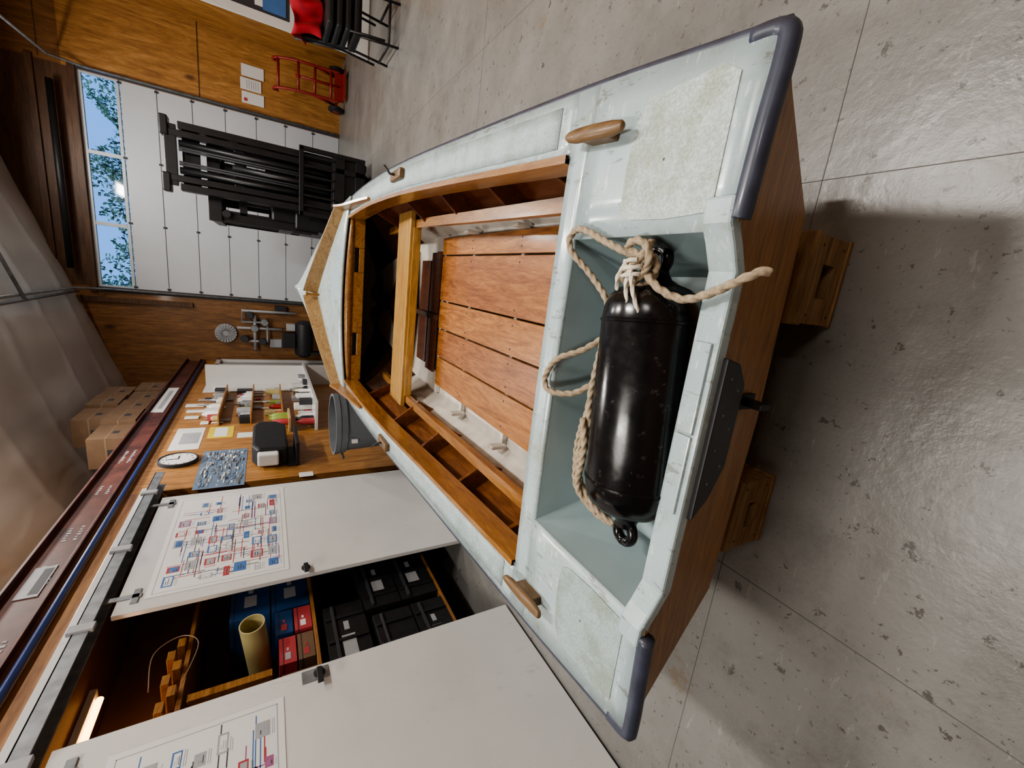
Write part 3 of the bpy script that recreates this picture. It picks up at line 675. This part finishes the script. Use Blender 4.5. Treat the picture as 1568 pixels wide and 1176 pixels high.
boxes('boards',[((X1,X1+.16),(6.95,8.7),(z,z+.02),'ply') for z in (1.3,1.72,2.12)]+[((X1,X1+.45),(6.5,9.3),(.86,.90),'white'),((X1,X1+.40),(9.22,9.28),(.0,2.5),'white'),((X1,X1+.02),(8.75,9.22),(1.0,2.5),'paper')],su,.003)
rnd=random.Random(21);bi=0;L=[]
for z,x0,x1_ in ((.90,.05,.38),(.90,.2,.42),(1.32,.02,.15),(1.74,.02,.15),(2.14,.02,.15)):
    y=6.98
    while y<8.65:
        w=rnd.uniform(.04,.17);h=rnd.uniform(.06,.26);kk=rnd.choice(['paper','cgrey','cblack','paper','white','blackm','metal','white','cred','green','paper','cgrey','tubey','redp'])
        xc=X1+rnd.uniform(x0,x1_)
        if rnd.random()<.5 and w<.13:
            lathe(f'can_{bi}',[(0,0),(w/2,0),(w/2,h*.7),(w/4,h*.85),(w/4,h),(0,h)],(max(X1+w/2+.005,xc-.05),y+w/2,z),(0,0,1),kk,su,14);bi+=1
        else:
            d=rnd.uniform(.04,.10);a=max(X1,xc-d);L.append(((a,a+d),(y,y+w),(z,z+h),kk))
        y+=w+rnd.uniform(.0,.09)
for i in range(30):
    y=rnd.uniform(6.95,8.6);z=rnd.uniform(1.35,2.4);h=rnd.uniform(.06,.26);w=rnd.uniform(.015,.14)
    L.append(((X1,X1+.02),(y,y+w),(z,z+h),rnd.choice(['paper','cblack','cgrey','metal','cred','paper','white','paper'])))
boxes('supplies',L,su,.008)
for i,(y,z,k) in enumerate(((6.8,1.25,'green'),(6.93,1.25,'green'),(6.6,.90,'cred'),(6.85,.90,'paper'),(6.62,1.25,'cred'),(6.72,.90,'blackm'))):
    lathe(f'bottle_{i}',[(.0,0),(.045,0),(.05,.02),(.05,.16),(.03,.20),(.02,.22),(.02,.25),(0,.25)],(XL+.12,y,z),(0,0,1),k,su,18)
boxes('bottle_shelf',[((X1,XL+.22),(6.5,6.98),(1.22,1.25),'lumber')],su,.003)
boxes('door_4',[((XL,XL+.06),(9.55,9.65),(0,2.5),'white'),((XL,XL+.06),(10.5,10.6),(0,2.5),'white'),((XL,XL+.06),(9.55,10.6),(2.4,2.5),'white'),((XL,XL+.03),(9.65,10.5),(0,2.4),'gdoor'),((XL+.03,XL+.05),(9.75,10.4),(1.1,2.2),'cgrey')],None,.004)
boxes('window_2',[((XL,XL+.08),(10.75,10.83),(.2,2.5),'white'),((XL,XL+.08),(11.3,11.38),(.2,2.5),'white'),((XL,XL+.08),(10.75,11.38),(2.42,2.5),'white'),((XL,XL+.02),(10.83,11.3),(.2,2.42),'cgrey')],None,.004)
tb=empty('trash_bin')
lathe('barrel',[(0,0),(.25,0),(.27,.03),(.31,.74),(.33,.76),(.335,.82),(.345,.83),(.345,.88),(.32,.88),(.315,.82),(.26,.05),(0,.05)],(-1.72,4.80,0),(0,0,1),'bin',tb,40)
for s in (-1,1):tube('handle',[(-1.72+s*.34,4.73,.78),(-1.72+s*.405,4.75,.76),(-1.72+s*.405,4.85,.76),(-1.72+s*.34,4.87,.78)],.014,'bin',tb)
boxes('label',[((-1.84,-1.80),(4.468,4.50),(.66,.72),'paper')],tb,0)
rnd=random.Random(5);k=0
for (y,z) in [(7.0,0),(7.6,0),(8.2,0),(8.8,0),(9.4,0),(7.05,1),(7.65,1),(8.25,1),(8.85,1),(9.45,1),(7.9,2),(8.5,2),(9.1,2)]:
    w=.57;h=.38;z0=2.801+.382*z;xx=-2.50-rnd.uniform(0,.06)
    nm='cardboard_box' if k==0 else f'cardboard_box.{k:03d}';k+=1
    boxes(nm,[((xx-.42,xx),(y,y+w),(z0,z0+h),'card'),((xx-.0,xx+.001),(y+.02,y+w-.02),(z0+h*.49,z0+h*.53),'tape'),((xx,xx+.001),(y+.2,y+.3),(z0+.1,z0+.17),'cblack'),((xx-.24,xx-.18),(y,y+w),(z0+h,z0+h+.001),'tape'),((xx-.42,xx),(y-.001,y),(z0+h*.49,z0+h*.53),'tape'),((xx-.26,xx-.16),(y-.002,y-.001),(z0+.08,z0+.18),'cblack')],None,.004)
# ------------------------------------------------------------------ far wall clutter
fn=empty('round_wall_fan')
lathe('ring',[(.18,0),(.21,0),(.21,.08),(.18,.08)],(-1.75,Yf,2.32),(0,-1,0),'cgrey',fn,36)
lathe('hub',[(0,0),(.06,0),(.06,.09),(0,.09)],(-1.75,Yf,2.32),(0,-1,0),'cgrey',fn,20)
tubes('grille',[[(-1.75+.05*math.cos(a),Yf-.085,2.32+.05*math.sin(a)),(-1.75+.2*math.cos(a),Yf-.085,2.32+.2*math.sin(a))] for a in [i*math.pi/10 for i in range(20)]],.006,'metal',fn,6)
gm=empty('gas_meter_piping')
tubes('pipes',[[(-1.2,11.35,.9),(-1.2,11.35,2.0),(-1.45,11.35,2.0),(-1.45,11.35,1.5),(-1.9,11.35,1.5),(-1.9,11.35,2.0)],[(-1.3,11.35,1.75),(-2.1,11.35,1.75)],[(-1.6,11.35,1.2),(-1.6,11.35,2.1)]],.03,'cgrey',gm,10)
for i,(x,z) in enumerate(((-1.3,1.85),(-1.6,1.75),(-1.9,1.6),(-1.45,1.55),(-1.85,1.95))):lathe(f'valve_{i}',[(0,0),(.07,0),(.09,.04),(.07,.12),(0,.12)],(x,11.38,z),(0,-1,0),'metal' if i%2 else 'cblack',gm,20)
boxes('control_box',[((-1.25,-1.05),(11.38,11.49),(1.1,1.35),'blackm'),((-2.05,-1.85),(11.40,11.49),(1.2,1.45),'cgrey')],gm,.01)
ac=empty('air_compressor')
lathe('tank',[(0,-.45),(.1,-.43),(.19,-.36),(.2,-.3),(.2,.3),(.19,.36),(.1,.43),(0,.45)],(-1.75,10.95,.75),(1,0,0),'blackm',ac,28)
boxes('motor',[((-1.95,-1.6),(10.8,11.1),(.94,1.2),'blackm'),((-1.55,-1.4),(10.85,11.05),(.94,1.12),'cgrey'),((-2.1,-2.04),(10.8,11.1),(0,.62),'blackm'),((-1.46,-1.40),(10.8,11.1),(0,.62),'blackm')],ac,.01)
# two-wheeled hand truck: bowed side rails, cross bars, looped handles, toe plate, rubber wheels
ht=empty('hand_truck')
T_=[];q=.22
def arc(x,y0):return [tuple(v) for v in cat([(x,y0-.02,.14),(x,y0+.02,.5),(x,y0+.06,.9),(x,y0+.20,1.25),(x,y0+.36,1.34),(x,y0+.40,1.24)],6)]
for x in (3.15+q,3.68+q):T_.append(arc(x,10.55))
T_.append([(3.42+q,10.54,.14),(3.42+q,10.58,.6),(3.42+q,10.63,.95)])
for z,y in ((.3,10.55),(.6,10.585),(.9,10.61),(1.25,10.75)):T_.append([(3.15+q,y,z),(3.68+q,y,z)])
T_+=[[(3.15+q,10.60,.6),(3.15+q,10.80,.2)],[(3.68+q,10.60,.6),(3.68+q,10.80,.2)],[(3.05+q,10.80,.165),(3.80+q,10.80,.165)]]
tubes('frame',T_,.026,'redp',ht,10)
boxes('toe_plate',[((3.15+q,3.68+q),(10.28,10.54),(.06,.075),'redp'),((3.15+q,3.68+q),(10.53,10.545),(.06,.24),'redp')],ht,.003)
for i,(x,y) in enumerate(((3.06+q,10.80),(3.80+q,10.80))):
    lathe(f'wheel_{i}',[(.02,0),(.13,0),(.16,.02),(.16,.07),(.13,.09),(.02,.09)],(x-.045,y,.162),(1,0,0),'blackm',ht,24)
    lathe(f'hubcap_{i}',[(0,-.005),(.07,-.005),(.07,.095),(0,.095)],(x-.045,y,.162),(1,0,0),'redp',ht,16)
od=empty('door_5')
boxes('leaf',[((3.36,3.48),(8.2,8.245),(.02,2.25),'white'),((4.12,4.27),(8.2,8.245),(.02,2.25),'white'),((3.48,4.12),(8.2,8.245),(.02,1.15),'white'),((3.48,4.12),(8.2,8.245),(2.1,2.25),'white'),((3.55,4.05),(8.194,8.2),(.2,1.0),'gdoor')],od,.004)
boxes('pane',[((3.48,4.12),(8.22,8.225),(1.15,2.1),'cblack'),((3.7,3.95),(8.215,8.22),(1.75,1.95),'yellow'),((3.52,4.1),(8.21,8.218),(1.2,1.5),'cblue'),((3.55,3.9),(8.212,8.218),(1.5,1.6),'paper')],od,0)
ch=empty('stacking_chair')
T_=[]
for x in (2.82,3.3):
    T_+=[[(x,6.25,0),(x,6.32,.46),(x,6.78,.46)],[(x,6.85,0),(x,6.75,.46),(x,6.9,1.08)]]
    T_+=[[(x+.0,6.20,.18),(x,6.28,.60),(x,6.78,.62)],[(x,6.95,.16),(x,6.85,.6),(x,7.0,1.15)]]
T_+=[[(2.82,6.27,.12),(3.3,6.27,.12)],[(2.82,6.9,1.08),(3.3,6.9,1.08)],[(2.82,6.26,.12),(2.82,6.84,.12)],[(3.3,6.26,.12),(3.3,6.84,.12)],[(2.82,6.32,.46),(3.3,6.32,.46)]]
tubes('frame',T_,.016,'blackm',ch,8)
boxes('seats',[((2.80,3.32),(6.27-.01*i,6.8),(.47+.10*i,.54+.10*i),'blackm') for i in range(4)],ch,.025)
prism('backrest',[(6.78,.62),(6.93,1.12),(6.88,1.13),(6.73,.63)],'X',2.80,3.32,'blackm',ch,.015)
rows=[]
for i in range(17):
    t=i/16;rr_=[]
    for j in range(21):
        s=j/20;x=2.74+.62*s+.03*math.sin(t*9+s*4)
        if t<.5:y=6.66-.06*math.sin(s*14)-.10*(.5-t);z=.86+.66*t+.02*math.sin(s*11)
        else:y=6.66+.6*(t-.5)+.03*math.sin(s*17);z=1.20-.35*(t-.5)**1.3+.03*math.sin(s*9+t*5)
        rr_.append((x,y,z))
    rows.append(rr_)
rj=sheetgrid('red_jacket',rows,'redcloth',None,solid=.03);rj.modifiers.new('u','SUBSURF').levels=1
# ------------------------------------------------------------------ FORKLIFT
fk=empty('forklift')
def F_(n,L,b=.006,m='fork'):return boxes(n,[(x,y,z,m) for x,y,z in L],fk,b)
ML,MR=.78,1.64;ym=7.65
F_('mast_outer',[((ML,ML+.09),(ym,ym+.16),(.08,2.5)),((MR-.09,MR),(ym,ym+.16),(.08,2.5)),((ML,MR),(ym+.14,ym+.17),(2.28,2.48)),((ML,MR),(ym+.14,ym+.17),(1.35,1.50)),((ML,MR),(ym+.12,ym+.17),(.1,.35))])
F_('mast_inner',[((ML+.11,ML+.19),(ym-.01,ym+.11),(.1,2.62)),((MR-.19,MR-.11),(ym-.01,ym+.11),(.1,2.62)),((ML+.05,MR-.05),(ym+.0,ym+.05),(2.52,2.65)),((ML+.12,MR-.12),(ym+.08,ym+.11),(1.75,1.88)),((ML+.12,MR-.12),(ym+.08,ym+.11),(.9,1.05))])
F_('mast_caps',[((ML-.04,ML+.20),(ym-.03,ym+.15),(2.60,2.69)),((MR-.20,MR+.04),(ym-.03,ym+.15),(2.60,2.69))],.015)
tubes('lift_cylinders',[[(1.04,ym+.06,.2),(1.04,ym+.06,2.5)],[(1.38,ym+.06,.2),(1.38,ym+.06,2.5)],[(1.21,ym+.06,.2),(1.21,ym+.06,1.9)]],.045,'fork',fk,12)
tubes('hoses_and_chains',[[(x,ym+.02,.3),(x,ym+.02,2.5)] for x in (1.11,1.14,1.29,1.32)],.014,'cblack',fk,6)
F_('carriage',[((.72,1.70),(ym-.09,ym-.03),(.12,.26)),((.72,1.70),(ym-.09,ym-.03),(.42,.58)),((.92,1.0),(ym-.09,ym-.03),(.12,.55)),((1.42,1.50),(ym-.09,ym-.03),(.12,.55)),((.72,.78),(ym-.10,ym-.03),(.12,1.05)),((1.64,1.70),(ym-.10,ym-.03),(.12,1.05)),((.72,1.70),(ym-.10,ym-.03),(1.0,1.06)),((.78,1.64),(ym-.045,ym-.035),(.1,.6))]+[((.72+.14*i,.75+.14*i),(ym-.09,ym-.06),(.55,1.02)) for i in range(1,7)])
prism('chassis',[(7.85,.18),(7.85,1.10),(8.15,1.10),(8.25,.8),(8.6,.8),(8.7,1.15),(9.6,1.12),(9.75,.9),(9.75,.3),(9.5,.18)],'X',.52,1.60,'fork',fk,.03)
box('dashboard',(.60,1.56),(7.92,8.15),(1.0,1.42),'fork',fk,.03)
F_('guard',[((.48,.60),(7.95,8.03),(.75,2.15)),((1.54,1.62),(7.95,8.03),(.75,2.15)),((.50,.58),(9.3,9.38),(.95,2.15)),((1.54,1.62),(9.3,9.38),(.95,2.15)),((.46,1.64),(7.90,8.0),(2.06,2.22)),((.48,1.64),(9.3,9.4),(2.1,2.22)),((.48,.56),(7.92,9.4),(2.1,2.22)),((1.56,1.64),(7.92,9.4),(2.1,2.22)),((.50,.56),(8.60,8.68),(.8,2.15)),((1.56,1.62),(8.6,8.68),(.8,2.15)),((.50,.55),(8.0,9.3),(1.1,1.3)),((1.57,1.62),(8.0,9.3),(1.1,1.3)),((.5,1.62),(9.33,9.37),(1.1,1.45)),((.8,1.25),(9.33,9.37),(1.3,2.1)),((.56,1.58),(7.97,8.0),(1.74,1.84)),((.56,.64),(7.97,8.0),(1.4,2.1)),((.84,1.3),(7.99,8.01),(1.40,2.08))]+[((.50,1.62),(8.05+.14*i,8.11+.14*i),(2.14,2.20)) for i in range(9)])
F_('seat',[((.85,1.36),(8.55,9.0),(1.1,1.24)),((.85,1.36),(8.95,9.09),(1.2,1.85)),((.95,1.26),(8.97,9.05),(1.85,2.02))],.04)
P=[Vector((1.12+.17*math.cos(t),8.25+.06*math.sin(t),1.48+.15*math.sin(t))) for t in [i*2*math.pi/24 for i in range(25)]];v,f=tubedata(P,.018,8);mk('steering_wheel',v,f,'fork',fk,smooth=True)
for i,(x,y,r) in enumerate(((.60,8.0,.30),(1.50,8.0,.30),(.62,9.35,.25),(1.50,9.35,.25))):
    lathe(f'wheel_{i}',[(.05,0),(r-.05,0),(r,.03),(r,.13),(r-.05,.16),(.05,.16)],(x-.10,y,r),(1,0,0),'blackm',fk,32)
for i,x in enumerate((.58,1.56)):lathe(f'headlight_{i}',[(0,0),(.05,0),(.06,.02),(.04,.07),(0,.07)],(x,7.86,2.0),(0,1,0),'blackm',fk,16)
# ------------------------------------------------------------------ trees outside
for ti,(tx,ty,tz) in enumerate(((-1.5,21,6.0),(2.2,24,6.7),(5.5,22,6.0),(-4.5,25,6.4))):
    nm='tree' if ti==0 else f'tree.{ti:03d}'
    te=empty(nm);rnd=random.Random(ti);V=[];F=[]
    for i in range(4600):
        u=Vector((rnd.gauss(0,1),rnd.gauss(0,1),rnd.gauss(0,1))).normalized()*(rnd.random()**.4)
        p=Vector((tx,ty,tz-1.2))+Vector((u.x*2.3,u.y*1.6,u.z*2.0));p+=Vector((math.sin(p.z*3),0,math.sin(p.x*3)))*.3
        a=Vector((rnd.gauss(0,1),rnd.gauss(0,1),rnd.gauss(0,1))).normalized();b=a.orthogonal().normalized();s=.085
        n=len(V);V+=[p+a*s,p+b*s*.6,p-a*s,p-b*s*.6];F.append((n,n+1,n+2,n+3))
    mk('leaves',V,F,'leaf',te);tube('trunk',[(tx,ty,-.3),(tx+.1,ty,2),(tx,ty,tz-1)],.14,'trunk',te)
box('ground_outside',(-40,40),(11.7,80),(-.4,-.3),'leaf',None,0)
# ------------------------------------------------------------------ lights
def area(name,loc,sx,sy,pw,col=(1,.95,.88),rot=(0,0,0)):
    l=bpy.data.lights.new(name,'AREA');l.shape='RECTANGLE';l.size=sx;l.size_y=sy;l.energy=pw;l.color=col
    o=bpy.data.objects.new(name,l);COL.objects.link(o);o.location=loc;o.rotation_euler=rot;return o
k=0
for x,y,pw in ((1.7,2.0,190),(1.5,5.2,150),(1.5,9.2,125),(-1.3,.2,85),(-1.5,6.0,100),(3.0,-1.5,55)):
    z=roofz(x)-.35
    f_=empty('ceiling_light' if k==0 else f'ceiling_light.{k:03d}');k+=1
    box('housing',(x-.16,x+.16),(y-.65,y+.65),(z+.03,z+.09),'gdoor',f_)
    tubes('tubes',[[(x-.07,y-.6,z+.012),(x-.07,y+.6,z+.012)],[(x+.07,y-.6,z+.012),(x+.07,y+.6,z+.012)]],.014,'lamp',f_,8)
    tubes('hangers',[[(x,y-.5,z+.09),(x,y-.5,roofz(x)+.0)],[(x,y+.5,z+.09),(x,y+.5,roofz(x)+.0)]],.004,'metal',f_,6)
    a=area('lamp_light',(x,y,z-.02),.3,1.25,pw);a.parent=f_
a=area('cabinet_glow',(-2.75,2.25,2.38),.06,1.2,4,(1,.50,.18))
w=bpy.data.worlds.new('sky');S.world=w;w.use_nodes=True;bg=w.node_tree.nodes['Background'];bg.inputs[0].default_value=(.16,.40,.95,1);bg.inputs[1].default_value=1.4
sn=bpy.data.lights.new('sun','SUN');sn.energy=3;sn.angle=.02;so=bpy.data.objects.new('sun',sn);COL.objects.link(so);so.location=(0,20,20)
so.rotation_euler=Vector((.3,.9,-1)).to_track_quat('-Z','Y').to_euler()
# ------------------------------------------------------------------ camera
f=635;p=.5314;yaw=.2613;roll=.0148
cp,sp=math.cos(p),math.sin(p);cy,sy=math.cos(yaw),math.sin(yaw)
fwd=Vector((-sy*cp,cy*cp,-sp));right=Vector((cy,sy,0));down=fwd.cross(right)
r_=right*math.cos(roll)+down*math.sin(roll);dd=-right*math.sin(roll)+down*math.cos(roll)
cd=bpy.data.cameras.new('Camera');cd.lens=635/1568*36;cd.sensor_width=36;cd.clip_start=.02
co=bpy.data.objects.new('Camera',cd);COL.objects.link(co)
m=Matrix((( dd.x,r_.x,-fwd.x,0),(dd.y,r_.y,-fwd.y,0),(dd.z,r_.z,-fwd.z,1.5),(0,0,0,1)))
co.matrix_world=m;S.camera=co
